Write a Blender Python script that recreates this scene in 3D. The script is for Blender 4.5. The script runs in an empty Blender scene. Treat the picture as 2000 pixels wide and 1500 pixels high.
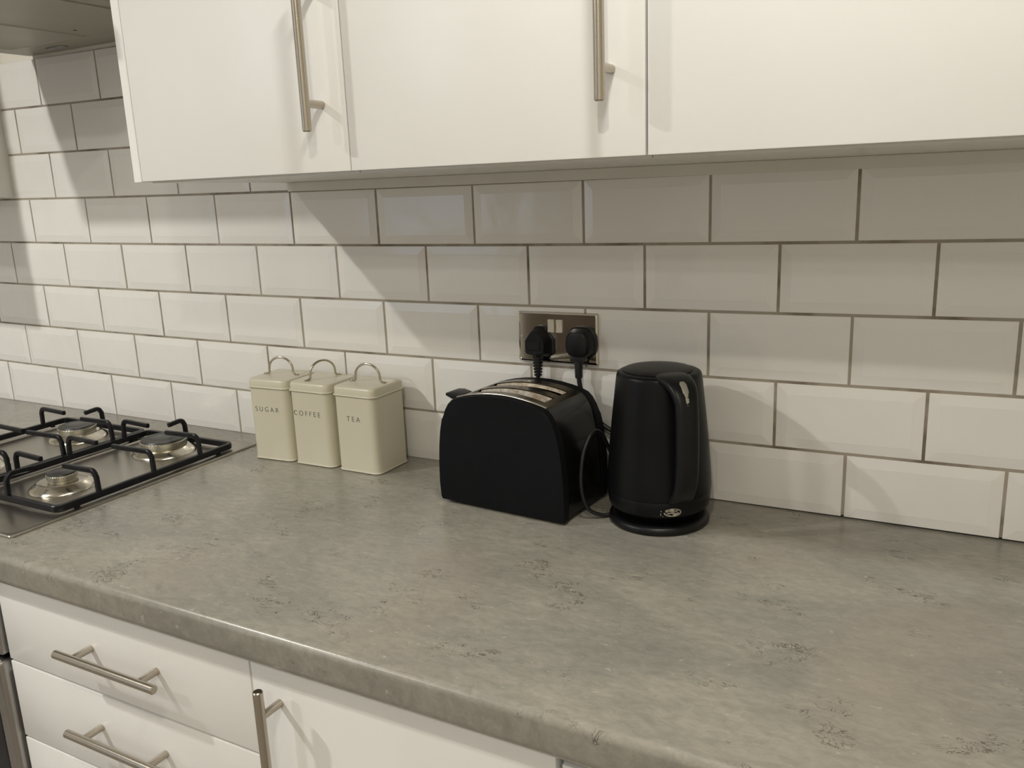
import bpy, bmesh, math, random
from mathutils import Vector, Matrix

S = bpy.context.scene
COL = S.collection
PI = math.pi
random.seed(7)

# ------------------------------------------------------------------ camera
cam_d = bpy.data.cameras.new('camera')
cam = bpy.data.objects.new('camera', cam_d)
COL.objects.link(cam)
F_PX = 1670.26
cam_d.sensor_fit = 'HORIZONTAL'
cam_d.sensor_width = 36.0
cam_d.lens = F_PX / 2000.0 * 36.0
cam_d.clip_start = 0.02
RX = Vector((0.87692668, 0.47905378, -0.038821))
RY = Vector((-0.07684503, 0.21948305, 0.97258523))
RZ = Vector((0.47444118, -0.84990274, 0.22928344))
CAM_P = Vector((1.97857284, -1.25810832, 1.3986338))
M = Matrix((RX, RY, RZ)).transposed().to_4x4()
M.translation = CAM_P
cam.matrix_world = M
S.camera = cam

# ------------------------------------------------------------------ world, exposure
W = bpy.data.worlds.new('evening_sky'); S.world = W
W.use_nodes = True
bg = W.node_tree.nodes['Background']
bg.inputs[0].default_value = (0.42, 0.55, 0.78, 1)
bg.inputs[1].default_value = 3.0
S.view_settings.view_transform = 'Standard'
S.view_settings.look = 'None'
S.view_settings.gamma = 1.0
S.view_settings.use_curve_mapping = False
S.view_settings.exposure = 0.03

# ------------------------------------------------------------------ ceiling downlights (positions found from the shadows; the last is added as fill)
LIGHT_COL = (1.0, 0.93, 0.78)
COOL = (1.0, 0.985, 0.925)
# x, y, watts, colour, diameter
LIGHT_SPOTS = [(-0.10, -1.38, 23.0, COOL, 0.07), (1.93, -1.46, 8.5, LIGHT_COL, 0.06), (1.84, -0.74, 8.8, COOL, 0.12),
               (-0.05, -2.30, 13.0, COOL, 0.14), (2.45, -2.55, 9.5, COOL, 0.16)]  # last entry is an unseen lamp added for soft fill
CEIL_Z = 2.40
for (lx, ly, lw, lc, ls) in LIGHT_SPOTS:
    ld = bpy.data.lights.new('downlight_lamp', 'AREA')
    ld.shape = 'DISK'; ld.size = ls; ld.energy = lw; ld.color = lc
    lo = bpy.data.objects.new('downlight_lamp', ld)
    lo.location = (lx, ly, CEIL_Z - 0.014)
    COL.objects.link(lo)

# ------------------------------------------------------------------ materials
def node_mat(name, base, rough=0.5, metal=0.0, spec=0.5, coat=0.0):
    m = bpy.data.materials.new(name); m.use_nodes = True
    b = m.node_tree.nodes['Principled BSDF']
    b.inputs['Base Color'].default_value = (*base, 1)
    b.inputs['Roughness'].default_value = rough
    b.inputs['Metallic'].default_value = metal
    b.inputs['Specular IOR Level'].default_value = spec
    b.inputs['Coat Weight'].default_value = coat
    return m

def N(m, t, **kw):
    n = m.node_tree.nodes.new(t)
    for k, v in kw.items():
        if k in n.inputs: n.inputs[k].default_value = v
        else: setattr(n, k, v)
    return n
def L(m, a, b): m.node_tree.links.new(a, b)
def bsdf(m): return m.node_tree.nodes['Principled BSDF']

def noise_mix(m, c1, c2, scale, lo=0.35, hi=0.65, stretch=(1, 1, 1), detail=6.0, rough=0.6):
    tc = N(m, 'ShaderNodeTexCoord'); mp = N(m, 'ShaderNodeMapping'); mp.inputs['Scale'].default_value = stretch
    nz = N(m, 'ShaderNodeTexNoise', Scale=scale, Detail=detail, Roughness=rough)
    rp = N(m, 'ShaderNodeValToRGB')
    rp.color_ramp.elements[0].position = lo; rp.color_ramp.elements[0].color = (*c1, 1)
    rp.color_ramp.elements[1].position = hi; rp.color_ramp.elements[1].color = (*c2, 1)
    L(m, tc.outputs['Object'], mp.inputs['Vector']); L(m, mp.outputs[0], nz.inputs['Vector'])
    L(m, nz.outputs['Fac'], rp.inputs[0])
    return tc, mp, nz, rp

def soft_bump(m, scale, strength, dist, stretch=(1, 1, 1), detail=3.0):
    tc = N(m, 'ShaderNodeTexCoord'); mp = N(m, 'ShaderNodeMapping'); mp.inputs['Scale'].default_value = stretch
    nz = N(m, 'ShaderNodeTexNoise', Scale=scale, Detail=detail)
    bp = N(m, 'ShaderNodeBump', Strength=strength, Distance=dist)
    L(m, tc.outputs['Object'], mp.inputs['Vector']); L(m, mp.outputs[0], nz.inputs['Vector'])
    L(m, nz.outputs['Fac'], bp.inputs['Height']); L(m, bp.outputs[0], bsdf(m).inputs['Normal'])

def mottled(name, c1, c2, scale, rough, **kw):
    m = node_mat(name, c1, rough, kw.get('metal', 0.0), kw.get('spec', 0.5))
    t = noise_mix(m, c1, c2, scale, stretch=kw.get('stretch', (1, 1, 1)))
    L(m, t[3].outputs[0], bsdf(m).inputs['Base Color'])
    return m

# white laminate doors
M_DOOR = mottled('white_laminate', (0.80, 0.79, 0.765), (0.83, 0.82, 0.795), 3.0, 0.24, spec=0.4)
M_CARC = mottled('white_carcass', (0.70, 0.69, 0.65), (0.75, 0.74, 0.70), 4.0, 0.24, spec=0.5)
M_EDGE = node_mat('white_edge_band', (0.76, 0.74, 0.71), 0.4)
# glazed tiles
M_TILE = mottled('white_glazed_tile', (0.77, 0.75, 0.71), (0.80, 0.78, 0.745), 2.5, 0.16)
soft_bump(M_TILE, 11.0, 0.30, 0.01)
# grout with dirty stretches
M_GROUT = node_mat('grey_grout', (0.2, 0.17, 0.14), 0.9, spec=0.2)
t = noise_mix(M_GROUT, (0.17, 0.14, 0.105), (0.36, 0.32, 0.26), 9.0, 0.34, 0.52, detail=4)
L(M_GROUT, t[3].outputs[0], bsdf(M_GROUT).inputs['Base Color'])
M_PAINT = mottled('cream_wall_paint', (0.74, 0.69, 0.60), (0.77, 0.72, 0.63), 6.0, 0.7)
M_STRIP = mottled('off_white_strip', (0.66, 0.64, 0.58), (0.70, 0.68, 0.62), 12.0, 0.5)
M_CEIL = mottled('white_ceiling_paint', (0.80, 0.78, 0.74), (0.83, 0.81, 0.77), 6.0, 0.8)
M_WALLB = mottled('pale_wall_paint', (0.74, 0.71, 0.65), (0.78, 0.75, 0.69), 4.0, 0.7)
M_WOOD = mottled('brown_door_wood', (0.075, 0.056, 0.042), (0.11, 0.085, 0.064), 7.0, 0.45, stretch=(6, 1, 1))
M_FLOOR = node_mat('brown_wood_floor', (0.2, 0.13, 0.09), 0.4)
t = noise_mix(M_FLOOR, (0.25, 0.22, 0.19), (0.36, 0.32, 0.28), 5.0, 0.3, 0.7, stretch=(1, 9, 1))
L(M_FLOOR, t[3].outputs[0], bsdf(M_FLOOR).inputs['Base Color'])

# worktop laminate: mottled grey concrete look, small dark fissures, pale flecks
def worktop_material():
    m = node_mat('grey_concrete_laminate', (0.25, 0.24, 0.21), 0.27, spec=0.5)
    b = bsdf(m)
    tc = N(m, 'ShaderNodeTexCoord')
    def noise(scale, stretch, detail, rough=0.6, dist=0.0, off=(0, 0, 0)):
        mp = N(m, 'ShaderNodeMapping'); mp.inputs['Scale'].default_value = stretch; mp.inputs['Location'].default_value = off
        nz = N(m, 'ShaderNodeTexNoise', Scale=scale, Detail=detail, Roughness=rough, Distortion=dist)
        L(m, tc.outputs['Object'], mp.inputs['Vector']); L(m, mp.outputs[0], nz.inputs['Vector'])
        return nz
    def ramp(src, p0, c0, p1, c1):
        r = N(m, 'ShaderNodeValToRGB'); e = r.color_ramp.elements
        e[0].position = p0; e[0].color = (*c0, 1); e[1].position = p1; e[1].color = (*c1, 1)
        L(m, src, r.inputs[0]); return r
    def mix(kind, fac, a, c):
        x = N(m, 'ShaderNodeMix', data_type='RGBA', blend_type=kind)
        if isinstance(fac, float): x.inputs[0].default_value = fac
        else: L(m, fac, x.inputs[0])
        L(m, a, x.inputs[6])
        if isinstance(c, tuple): x.inputs[7].default_value = (*c, 1)
        else: L(m, c, x.inputs[7])
        return x.outputs[2]
    big = ramp(noise(4.0, (1, 1.6, 1), 8, 0.62, 0.6).outputs['Fac'], 0.34, (0.215, 0.207, 0.182), 0.68, (0.305, 0.285, 0.240))
    mid = ramp(noise(48.0, (1, 2.0, 1), 7, 0.75, 0.5).outputs['Fac'], 0.32, (0.33, 0.33, 0.33), 0.70, (0.66, 0.65, 0.63))
    c = mix('OVERLAY', 0.55, big.outputs[0], mid.outputs[0])
    warm = ramp(noise(3.0, (1, 1, 1), 3, 0.5, 0.2, (4, 2, 0)).outputs['Fac'], 0.56, (0, 0, 0), 0.74, (0.45, 0.45, 0.45))
    c = mix('MIX', warm.outputs[0], c, (0.30, 0.245, 0.20))
    fl = ramp(noise(75.0, (1, 1.8, 1), 2, 0.5, 0.0, (1, 7, 0)).outputs['Fac'], 0.71, (0, 0, 0), 0.76, (0.55, 0.55, 0.55))
    c = mix('MIX', fl.outputs[0], c, (0.42, 0.40, 0.35))
    # fissures: thin iso-lines of a noise, only inside sparse patches
    nz = noise(46.0, (1, 1.7, 1), 4, 0.60, 1.6, (3, 1, 0))
    sub = N(m, 'ShaderNodeMath', operation='SUBTRACT'); sub.inputs[1].default_value = 0.5; L(m, nz.outputs['Fac'], sub.inputs[0])
    ab = N(m, 'ShaderNodeMath', operation='ABSOLUTE'); L(m, sub.outputs[0], ab.inputs[0])
    line = ramp(ab.outputs[0], 0.010, (1, 1, 1), 0.024, (0, 0, 0))
    patch = ramp(noise(13.0, (1, 1.5, 1), 3, 0.6, 0.3, (2.3, 5.1, 0)).outputs['Fac'], 0.59, (0, 0, 0), 0.65, (1, 1, 1))
    mm = N(m, 'ShaderNodeMath', operation='MULTIPLY'); L(m, line.outputs[0], mm.inputs[0]); L(m, patch.outputs[0], mm.inputs[1])
    mm2 = N(m, 'ShaderNodeMath', operation='MULTIPLY'); L(m, mm.outputs[0], mm2.inputs[0]); mm2.inputs[1].default_value = 0.85
    c = mix('MIX', mm2.outputs[0], c, (0.060, 0.048, 0.038))
    L(m, c, b.inputs['Base Color'])
    bp = N(m, 'ShaderNodeBump', Strength=0.12, Distance=0.001)
    L(m, noise(180.0, (1, 1, 1), 3).outputs['Fac'], bp.inputs['Height']); L(m, bp.outputs[0], b.inputs['Normal'])
    return m
M_TOP = worktop_material()

def brushed(name, c, rough, stretch, strength=0.25):
    m = node_mat(name, c, rough, 1.0)
    soft_bump(m, 60.0, strength, 0.001, stretch, 2.0)
    return m
M_HANDLE = brushed('brushed_steel', (0.47, 0.425, 0.36), 0.24, (8, 8, 8), 0.08)
M_HOB = brushed('satin_stainless_steel', (0.46, 0.435, 0.39), 0.30, (1, 14, 1), 0.12)
M_SKIRT = node_mat('polished_burner_dish', (0.62, 0.58, 0.50), 0.20, 1.0)
M_CROWN = mottled('cast_aluminium', (0.42, 0.40, 0.33), (0.52, 0.50, 0.42), 60, 0.42, metal=1.0)
M_CAP = mottled('black_enamel_cap', (0.018, 0.018, 0.018), (0.04, 0.038, 0.036), 40, 0.38)
M_IRON = mottled('black_enamelled_iron', (0.006, 0.006, 0.008), (0.010, 0.010, 0.012), 40, 0.33, spec=0.25)
M_HOOD = brushed('grey_hood_metal', (0.30, 0.29, 0.26), 0.33, (1, 10, 1), 0.1)
M_HOODP = node_mat('grey_hood_panel', (0.36, 0.34, 0.28), 0.45, 0.25)
M_CREAM = mottled('cream_enamel', (0.58, 0.545, 0.425), (0.60, 0.565, 0.445), 8, 0.30)
M_INK = node_mat('grey_printed_ink', (0.10, 0.095, 0.085), 0.6)
M_WIRE = node_mat('polished_wire', (0.52, 0.47, 0.38), 0.2, 1.0)
M_MATTE = mottled('matte_black_plastic', (0.004, 0.0045, 0.006), (0.005, 0.0055, 0.007), 30, 0.6, spec=0.13)
M_KETTLE = mottled('satin_kettle_plastic', (0.004, 0.0043, 0.005), (0.005, 0.0053, 0.006), 20, 0.36, spec=0.17)
M_GLOSSB = node_mat('gloss_black_plastic', (0.006, 0.006, 0.006), 0.16, spec=0.5)
M_SATINB = mottled('satin_black_plastic', (0.005, 0.005, 0.006), (0.007, 0.007, 0.008), 20, 0.38, spec=0.28)
M_RUBBER = node_mat('black_cable_rubber', (0.010, 0.010, 0.011), 0.42)
M_CHROME = node_mat('polished_chrome', (0.72, 0.69, 0.62), 0.16, 1.0)
M_TOASTTOP = brushed('brushed_toaster_chrome', (0.20, 0.175, 0.13), 0.26, (3, 40, 3), 0.12)
M_GUIDE = mottled('burnt_bread_guide', (0.36, 0.28, 0.19), (0.70, 0.66, 0.58), 90, 0.45, metal=0.35)
M_GREYM = node_mat('matt_grey_metal', (0.42, 0.40, 0.36), 0.45, 0.6)
M_GUIDE2 = mottled('dark_bread_guide', (0.16, 0.12, 0.08), (0.30, 0.26, 0.20), 90, 0.42, metal=0.7)
M_PLATE = node_mat('mirror_socket_plate', (0.60, 0.57, 0.51), 0.07, 1.0)
M_WSW = node_mat('ivory_switch_plastic', (0.66, 0.60, 0.50), 0.4)
M_SILVER = mottled('worn_silver_print', (0.22, 0.20, 0.16), (0.62, 0.58, 0.50), 150, 0.4, metal=0.6)
M_DARK = node_mat('dark_recess', (0.02, 0.02, 0.02), 0.6)
M_OVENG = node_mat('dark_oven_glass', (0.012, 0.011, 0.013), 0.08)
M_OVENS = brushed('oven_stainless_steel', (0.36, 0.345, 0.33), 0.28, (14, 1, 1), 0.1)
M_LENS = bpy.data.materials.new('lit_lamp_lens'); M_LENS.use_nodes = True
bsdf(M_LENS).inputs['Emission Color'].default_value = (*LIGHT_COL, 1)
bsdf(M_LENS).inputs['Emission Strength'].default_value = 6.0
M_GLASS = bpy.data.materials.new('window_glass'); M_GLASS.use_nodes = True
_nt = M_GLASS.node_tree
_tr = _nt.nodes.new('ShaderNodeBsdfTransparent'); _gl = _nt.nodes.new('ShaderNodeBsdfGlossy'); _gl.inputs['Roughness'].default_value = 0.02
_mx = _nt.nodes.new('ShaderNodeMixShader'); _mx.inputs[0].default_value = 0.08
_nt.links.new(_tr.outputs[0], _mx.inputs[1]); _nt.links.new(_gl.outputs[0], _mx.inputs[2])
_nt.links.new(_mx.outputs[0], _nt.nodes['Material Output'].inputs[0])

# ------------------------------------------------------------------ mesh helpers
def empty(name, loc, label, cat, rotz=0.0, group=None):
    o = bpy.data.objects.new(name, None); COL.objects.link(o)
    o.location = loc; o.rotation_euler = (0, 0, rotz); o.empty_display_size = 0.02
    o['label'] = label; o['category'] = cat
    if group: o['group'] = group
    return o

def link(name, bm, mat, parent=None, smooth=False, angle=35):
    """one mesh object; coordinates are local to the parent"""
    me = bpy.data.meshes.new(name)
    bmesh.ops.recalc_face_normals(bm, faces=bm.faces)
    bm.to_mesh(me); bm.free()
    mats = mat if isinstance(mat, (list, tuple)) else [mat]
    for k in mats: me.materials.append(k)
    if smooth:
        for p in me.polygons: p.use_smooth = True
        me.set_sharp_from_angle(angle=math.radians(angle))
    o = bpy.data.objects.new(name, me); COL.objects.link(o)
    if parent: o.parent = parent
    return o

def struct(o): o['kind'] = 'structure'; return o

def box(bm, x0, x1, y0, y1, z0, z1, bev=0.0, seg=2, mi=0):
    vs = [bm.verts.new((x, y, z)) for x in (x0, x1) for y in (y0, y1) for z in (z0, z1)]
    idx = [(0, 1, 3, 2), (4, 6, 7, 5), (0, 4, 5, 1), (2, 3, 7, 6), (0, 2, 6, 4), (1, 5, 7, 3)]
    fs = [bm.faces.new([vs[i] for i in f]) for f in idx]
    for f in fs: f.material_index = mi
    if bev > 0:
        es = list({e for f in fs for e in f.edges})
        r = bmesh.ops.bevel(bm, geom=es, offset=bev, segments=seg, profile=0.5, affect='EDGES', clamp_overlap=True)
        for f in r['faces']: f.material_index = mi
    return vs

def boxobj(name, dims, mat, parent=None, bev=0.0, seg=2):
    bm = bmesh.new(); box(bm, *dims, bev, seg)
    return link(name, bm, mat, parent, smooth=bev > 0)

def lathe(bm, prof, cx=0, cy=0, seg=64, cap=True):
    rings = []
    for r, z in prof:
        if r < 1e-6: rings.append([bm.verts.new((cx, cy, z))])
        else: rings.append([bm.verts.new((cx + r * math.cos(2 * PI * k / seg), cy + r * math.sin(2 * PI * k / seg), z)) for k in range(seg)])
    for a, b in zip(rings, rings[1:]):
        if len(a) == 1 and len(b) == 1: continue
        for k in range(seg):
            k2 = (k + 1) % seg
            if len(a) == 1: bm.faces.new((a[0], b[k], b[k2]))
            elif len(b) == 1: bm.faces.new((a[k], a[k2], b[0]))
            else: bm.faces.new((a[k], a[k2], b[k2], b[k]))
    if cap:
        for rg in (rings[0], rings[-1]):
            if len(rg) > 1: bm.faces.new(rg)

def cyl(bm, p0, p1, r, seg=20, r1=None, bev=0.0):
    p0 = Vector(p0); p1 = Vector(p1); d = (p1 - p0)
    n = d.normalized(); a = n.orthogonal().normalized(); b = n.cross(a)
    r1 = r if r1 is None else r1
    st = [(p0, r), (p1, r1)]
    if bev > 0: st = [(p0, r - bev), (p0 + n * bev, r), (p1 - n * bev, r1), (p1, r1 - bev)]
    rings = [[bm.verts.new(p + (a * math.cos(2 * PI * k / seg) + b * math.sin(2 * PI * k / seg)) * q) for k in range(seg)] for p, q in st]
    for u, v in zip(rings, rings[1:]):
        for k in range(seg): bm.faces.new((u[k], u[(k + 1) % seg], v[(k + 1) % seg], v[k]))
    bm.faces.new(rings[0]); bm.faces.new(rings[-1])

def catmull(pts, n=8):
    P = [Vector(p) for p in pts]; P = [P[0] * 2 - P[1]] + P + [P[-1] * 2 - P[-2]]
    out = []
    for i in range(1, len(P) - 2):
        for k in range(n):
            t = k / n; a, b, c, d = P[i - 1], P[i], P[i + 1], P[i + 2]
            out.append(0.5 * ((2 * b) + (c - a) * t + (2 * a - 5 * b + 4 * c - d) * t * t + (3 * b - a - 3 * c + d) * t ** 3))
    out.append(P[-2]); return out

def sweep(bm, path, w, h, up=None, seg=16, power=2.0, round_ends=False):
    """superellipse section w x h (full sizes, numbers or lists) along a path; up = fixed side vector of the w axis"""
    path = [Vector(p) for p in path]; n = len(path)
    ws = w if isinstance(w, (list, tuple)) else [w] * n
    hs = h if isinstance(h, (list, tuple)) else [h] * n
    rings = []; side = None
    for i, p in enumerate(path):
        t = (path[min(i + 1, n - 1)] - path[max(i - 1, 0)]).normalized()
        if up is not None: s = Vector(up) - t * t.dot(Vector(up)); s.normalize()
        else:
            s = (side - t * t.dot(side)) if side is not None else t.orthogonal()
            s.normalize(); side = s
        b = t.cross(s)
        ring = []
        for k in range(seg):
            a = 2 * PI * k / seg; c, q = math.cos(a), math.sin(a)
            e = 2.0 / power
            u = math.copysign(abs(c) ** e, c) * ws[i] / 2; v = math.copysign(abs(q) ** e, q) * hs[i] / 2
            ring.append(bm.verts.new(p + s * u + b * v))
        rings.append(ring)
    for u, v in zip(rings, rings[1:]):
        for k in range(seg): bm.faces.new((u[k], u[(k + 1) % seg], v[(k + 1) % seg], v[k]))
    bm.faces.new(rings[0]); bm.faces.new(rings[-1])

def prism(bm, poly, axis, a0, a1, bev=0.0, seg=2, mi=0):
    """polygon of 2-D points extruded: axis 'y' -> points are (x, z); 'z' -> (x, y); 'x' -> (y, z)"""
    def P(p, a):
        return {'y': (p[0], a, p[1]), 'z': (p[0], p[1], a), 'x': (a, p[0], p[1])}[axis]
    A = [bm.verts.new(P(p, a0)) for p in poly]; B = [bm.verts.new(P(p, a1)) for p in poly]
    n = len(poly); fs = [bm.faces.new(A), bm.faces.new(B)]
    for k in range(n): fs.append(bm.faces.new((A[k], A[(k + 1) % n], B[(k + 1) % n], B[k])))
    for f in fs: f.material_index = mi
    if bev > 0:
        es = list({e for f in fs[:2] for e in f.edges})
        bmesh.ops.bevel(bm, geom=es, offset=bev, segments=seg, profile=0.5, affect='EDGES', clamp_overlap=True)

def rrect(x0, x1, y0, y1, r, n=5):
    out = []
    for cx, cy, a in ((x1 - r, y1 - r, 0), (x0 + r, y1 - r, 90), (x0 + r, y0 + r, 180), (x1 - r, y0 + r, 270)):
        for k in range(n + 1):
            t = math.radians(a + 90 * k / n); out.append((cx + r * math.cos(t), cy + r * math.sin(t)))
    return out

def loft(bm, loops, cap=True):
    R = [[bm.verts.new(p) for p in lp] for lp in loops]
    n = len(R[0])
    for u, v in zip(R, R[1:]):
        for k in range(n): bm.faces.new((u[k], u[(k + 1) % n], v[(k + 1) % n], v[k]))
    if cap: bm.faces.new(R[0]); bm.faces.new(R[-1])

# ------------------------------------------------------------------ room shell
X0, X1, Y0, Y1 = -1.70, 3.30, -3.10, 0.004
struct(boxobj('floor', (X0 - .1, X1 + .1, Y0 - .1, Y1 + .1, -0.08, 0.0), M_FLOOR))
struct(boxobj('ceiling', (X0 - .1, X1 + .1, Y0 - .1, Y1 + .1, CEIL_Z, CEIL_Z + 0.08), M_CEIL))
struct(boxobj('wall_left', (X0 - .1, X0, Y0 - .1, Y1 + .1, 0.0, CEIL_Z), M_WALLB))
struct(boxobj('wall_right', (X1, X1 + .1, Y0 - .1, Y1 + .1, 0.0, CEIL_Z), M_PAINT))
# wall behind the camera, with a window opening on its left
WX0, WX1, WZ0, WZ1 = -1.45, -0.45, 1.05, 2.05
bm = bmesh.new()
box(bm, X0, WX0, Y0 - .1, Y0, 0, CEIL_Z); box(bm, WX1, X1, Y0 - .1, Y0, 0, CEIL_Z)
box(bm, WX0, WX1, Y0 - .1, Y0, 0, WZ0); box(bm, WX0, WX1, Y0 - .1, Y0, WZ1, CEIL_Z)
struct(link('wall_front', bm, M_WALLB))
bm = bmesh.new()
for a in ((WX0, WX0 + .05, WZ0, WZ1), (WX1 - .05, WX1, WZ0, WZ1), (WX0, WX1, WZ0, WZ0 + .05), (WX0, WX1, WZ1 - .05, WZ1), ((WX0 + WX1) / 2 - .02, (WX0 + WX1) / 2 + .02, WZ0, WZ1)):
    box(bm, a[0], a[1], Y0 - .07, Y0 - .02, a[2], a[3])
win = struct(link('window_1', bm, M_DOOR))
boxobj('pane', (WX0 + .03, WX1 - .03, Y0 - .047, Y0 - .043, WZ0 + .03, WZ1 - .03), M_GLASS, win)

# unseen brown door, added behind the camera to darken the socket's chrome reflection
dd = struct(boxobj('reflection_door_1', (-0.35, 0.55, Y0 + 0.001, Y0 + 0.035, 0.005, 2.0), M_WOOD, bev=0.002))
for z0_, z1_ in ((0.15, 0.85), (1.0, 1.85)):
    for x0_, x1_ in ((-0.25, 0.05), (0.15, 0.45)): boxobj('door_panel', (x0_, x1_, Y0 + 0.034, Y0 + 0.042, z0_, z1_), M_WOOD, dd, 0.006)
bm = bmesh.new(); cyl(bm, (-0.28, Y0 + 0.035, 1.0), (-0.28, Y0 + 0.085, 1.0), 0.009, 16); cyl(bm, (-0.28, Y0 + 0.08, 1.0), (-0.17, Y0 + 0.08, 1.0), 0.008, 16)
link('door_handle', bm, M_HANDLE, dd, smooth=True)

# back wall: plastered wall, grout bed and glazed metro tiles
PX, PZ, ZL0 = 0.2025, 0.10107, 0.893
def line_z(i, k): return ZL0 + k * PZ + 0.000245 * (i - 5) ** 2   # rows bow by a few millimetres, as laid
wall = struct(boxobj('wall_back', (X0, X1, 0.004, 0.104, 0.0, CEIL_Z), M_PAINT))
TX0, TX1, TSTEP = -1.60, 3.05, 0.809
bm = bmesh.new()
box(bm, TX0, TSTEP, 0.0003, 0.0045, 0.895, 1.7035); box(bm, TSTEP, 1.45, 0.0003, 0.0045, 0.895, 1.40); box(bm, 1.45, TX1, 0.0003, 0.0045, 0.9045, 1.40)
box(bm, 1.45, TX1, 0.0036, 0.0042, 0.895, 0.9045, mi=1)  # near-black strip painted in for the shade of the open gap
link('grout', bm, [M_GROUT, M_DARK], wall)
bm = bmesh.new()
G = 0.0021; IN = 0.0150; HT = 0.0025
rng = random.Random(3)
for k in range(0, 8):
    off = 0.0 if k % 2 == 0 else 0.5
    for j in range(-9, 17):
        xa, xb = (j + off) * PX, (j + off + 1) * PX
        lo, hi = TX0, (TX1 if k < 5 else TSTEP - 0.001)
        if xb < lo + .01 or xa > hi - .01: continue
        cl, cr = xa < lo, xb > hi
        xl, xr = max(xa + G, lo), min(xb - G, hi)
        ia, ib = xl / PX, xr / PX
        zbl = line_z(ia, k) + G; zbr = line_z(ib, k) + G
        ztl = line_z(ia, k + 1) - G; ztr = line_z(ib, k + 1) - G
        if k == 0:
            zbl = 0.9003 + min(0.0026, max(0.0, xl - 1.45) * 0.006); zbr = 0.9003 + min(0.0026, max(0.0, xr - 1.45) * 0.006)
        tx = rng.uniform(-1, 1) * 0.0022; tz = rng.uniform(-1, 1) * 0.0030; jx = rng.uniform(-1, 1) * 0.0004
        mxm, mzm = (xl + xr) / 2, (zbl + ztl) / 2
        def Yo(x, z, y): return y + (x - mxm) * tx + (z - mzm) * tz
        c4 = [(xl + jx, zbl), (xr + jx, zbr), (xr + jx, ztr), (xl + jx, ztl)]
        def inset(d):
            dl = 0 if cl else d; dr = 0 if cr else d
            return [(c4[0][0] + dl, c4[0][1] + d), (c4[1][0] - dr, c4[1][1] + d), (c4[2][0] - dr, c4[2][1] - d), (c4[3][0] + dl, c4[3][1] - d)]
        levels = [(c4, 0.0015), (c4, -0.0002), (inset(0.0006), -0.0007), (inset(IN - 0.001), -HT + 0.0002), (inset(IN), -HT)]
        R = [[bm.verts.new((x, Yo(x, z, y), z)) for x, z in lp] for lp, y in levels]
        for u, v in zip(R, R[1:]):
            for q in range(4): bm.faces.new((u[q], u[(q + 1) % 4], v[(q + 1) % 4], v[q]))
        bm.faces.new(R[-1])
link('tiles', bm, M_TILE, wall)

# filler strip between the tiles and the wall cabinets
bm = bmesh.new(); box(bm, TSTEP + 0.001, 3.0, -0.0065, 0.003, 1.3980, 1.4150, 0.001, 1)
struct(link('trim_1', bm, M_STRIP, smooth=True))

# ------------------------------------------------------------------ worktop
WT = 0.9
bm = bmesh.new()
yf = -0.6165
prof = [(0.0035, WT), (0.0035, WT - .050)]
prof += [(yf + 0.015 - 0.015 * math.sin(t), WT - .050 + 0.015 - 0.015 * math.cos(t)) for t in [i * PI / 2 / 7 for i in range(8)]]
prof += [(yf + 0.010 - 0.010 * math.cos(t), WT - 0.010 + 0.010 * math.sin(t)) for t in [i * PI / 2 / 7 for i in range(8)]]
prism(bm, prof, 'x', -1.66, 3.26)
wt = link('worktop', bm, M_TOP, smooth=True, angle=30)
wt['label'] = 'long grey concrete-look laminate kitchen worktop along the tiled wall'; wt['category'] = 'worktop'

# ------------------------------------------------------------------ bar handles
def bar_handle(parent, p, axis, y_face, length=0.207, cc=0.137, stand=0.033, r=0.0062):
    """p = (x, z) of the middle of the bar"""
    bm = bmesh.new(); yb = y_face - stand
    dx, dz = (1, 0) if axis == 'x' else (0, 1)
    cyl(bm, (p[0] - dx * length / 2, yb, p[1] - dz * length / 2), (p[0] + dx * length / 2, yb, p[1] + dz * length / 2), r, 28, bev=0.0012)
    for s in (-1, 1):
        q = (p[0] + s * dx * cc / 2, p[1] + s * dz * cc / 2)
        cyl(bm, (q[0], y_face + .001, q[1]), (q[0], yb, q[1]), 0.0052, 20)
    o = link('handle', bm, M_HANDLE, parent, smooth=True); o['label'] = 'brushed steel bar handle'
    return o

# ------------------------------------------------------------------ wall cabinets
YD = -0.340
def wall_cabinet(x0, x1, label, handle_x, handle_z0, end_left=False, zf=1.4190, zb=1.4150, door_z=1.4218, group='white wall cabinets over the worktop'):
    base = Vector((x0, 0, zb))
    r = empty('wall_cabinet', base, label, 'cabinet', group=group)
    def lb(x, y, z): return (x - base.x, y - base.y, z - base.z)
    cx0 = x0 + 0.0172 if end_left else x0
    # carcass with a slightly falling underside
    bm = bmesh.new()
    poly = [(0.0, zb), (YD + 0.0190, zf), (YD + 0.0190, 2.14), (0.0, 2.14)]
    prism(bm, [(y, z - base.z) for y, z in poly], 'x', cx0 + 0.0004 - base.x, x1 - 0.0004 - base.x, 0.0007, 1)
    link('carcass', bm, M_CARC, r, smooth=True)
    if end_left:
        bm = bmesh.new()
        poly = [(0.0, zb - 0.0008), (YD, door_z - 0.0004), (YD, 2.145), (0.0, 2.145)]
        prism(bm, [(y, z - base.z) for y, z in poly], 'x', 0.0, 0.0165, 0.0008, 1)
        link('end_panel', bm, M_DOOR, r, smooth=True)
    bm = bmesh.new()
    a = lb(cx0 + 0.0013, YD, door_z); b = lb(x1 - 0.0013, YD + 0.018, 2.137)
    box(bm, a[0], b[0], a[1], b[1], a[2], b[2], 0.0009, 2)
    d = link('door', bm, M_DOOR, r, smooth=True)
    if handle_x:
        o = bar_handle(d, (handle_x - base.x, handle_z0 + 0.1035 - base.z), 'z', YD)
    return r
wall_cabinet(0.808, 1.2360, 'white wall cabinet with exposed end panel beside the cooker hood', 1.1965, 1.4725, end_left=True)
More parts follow.
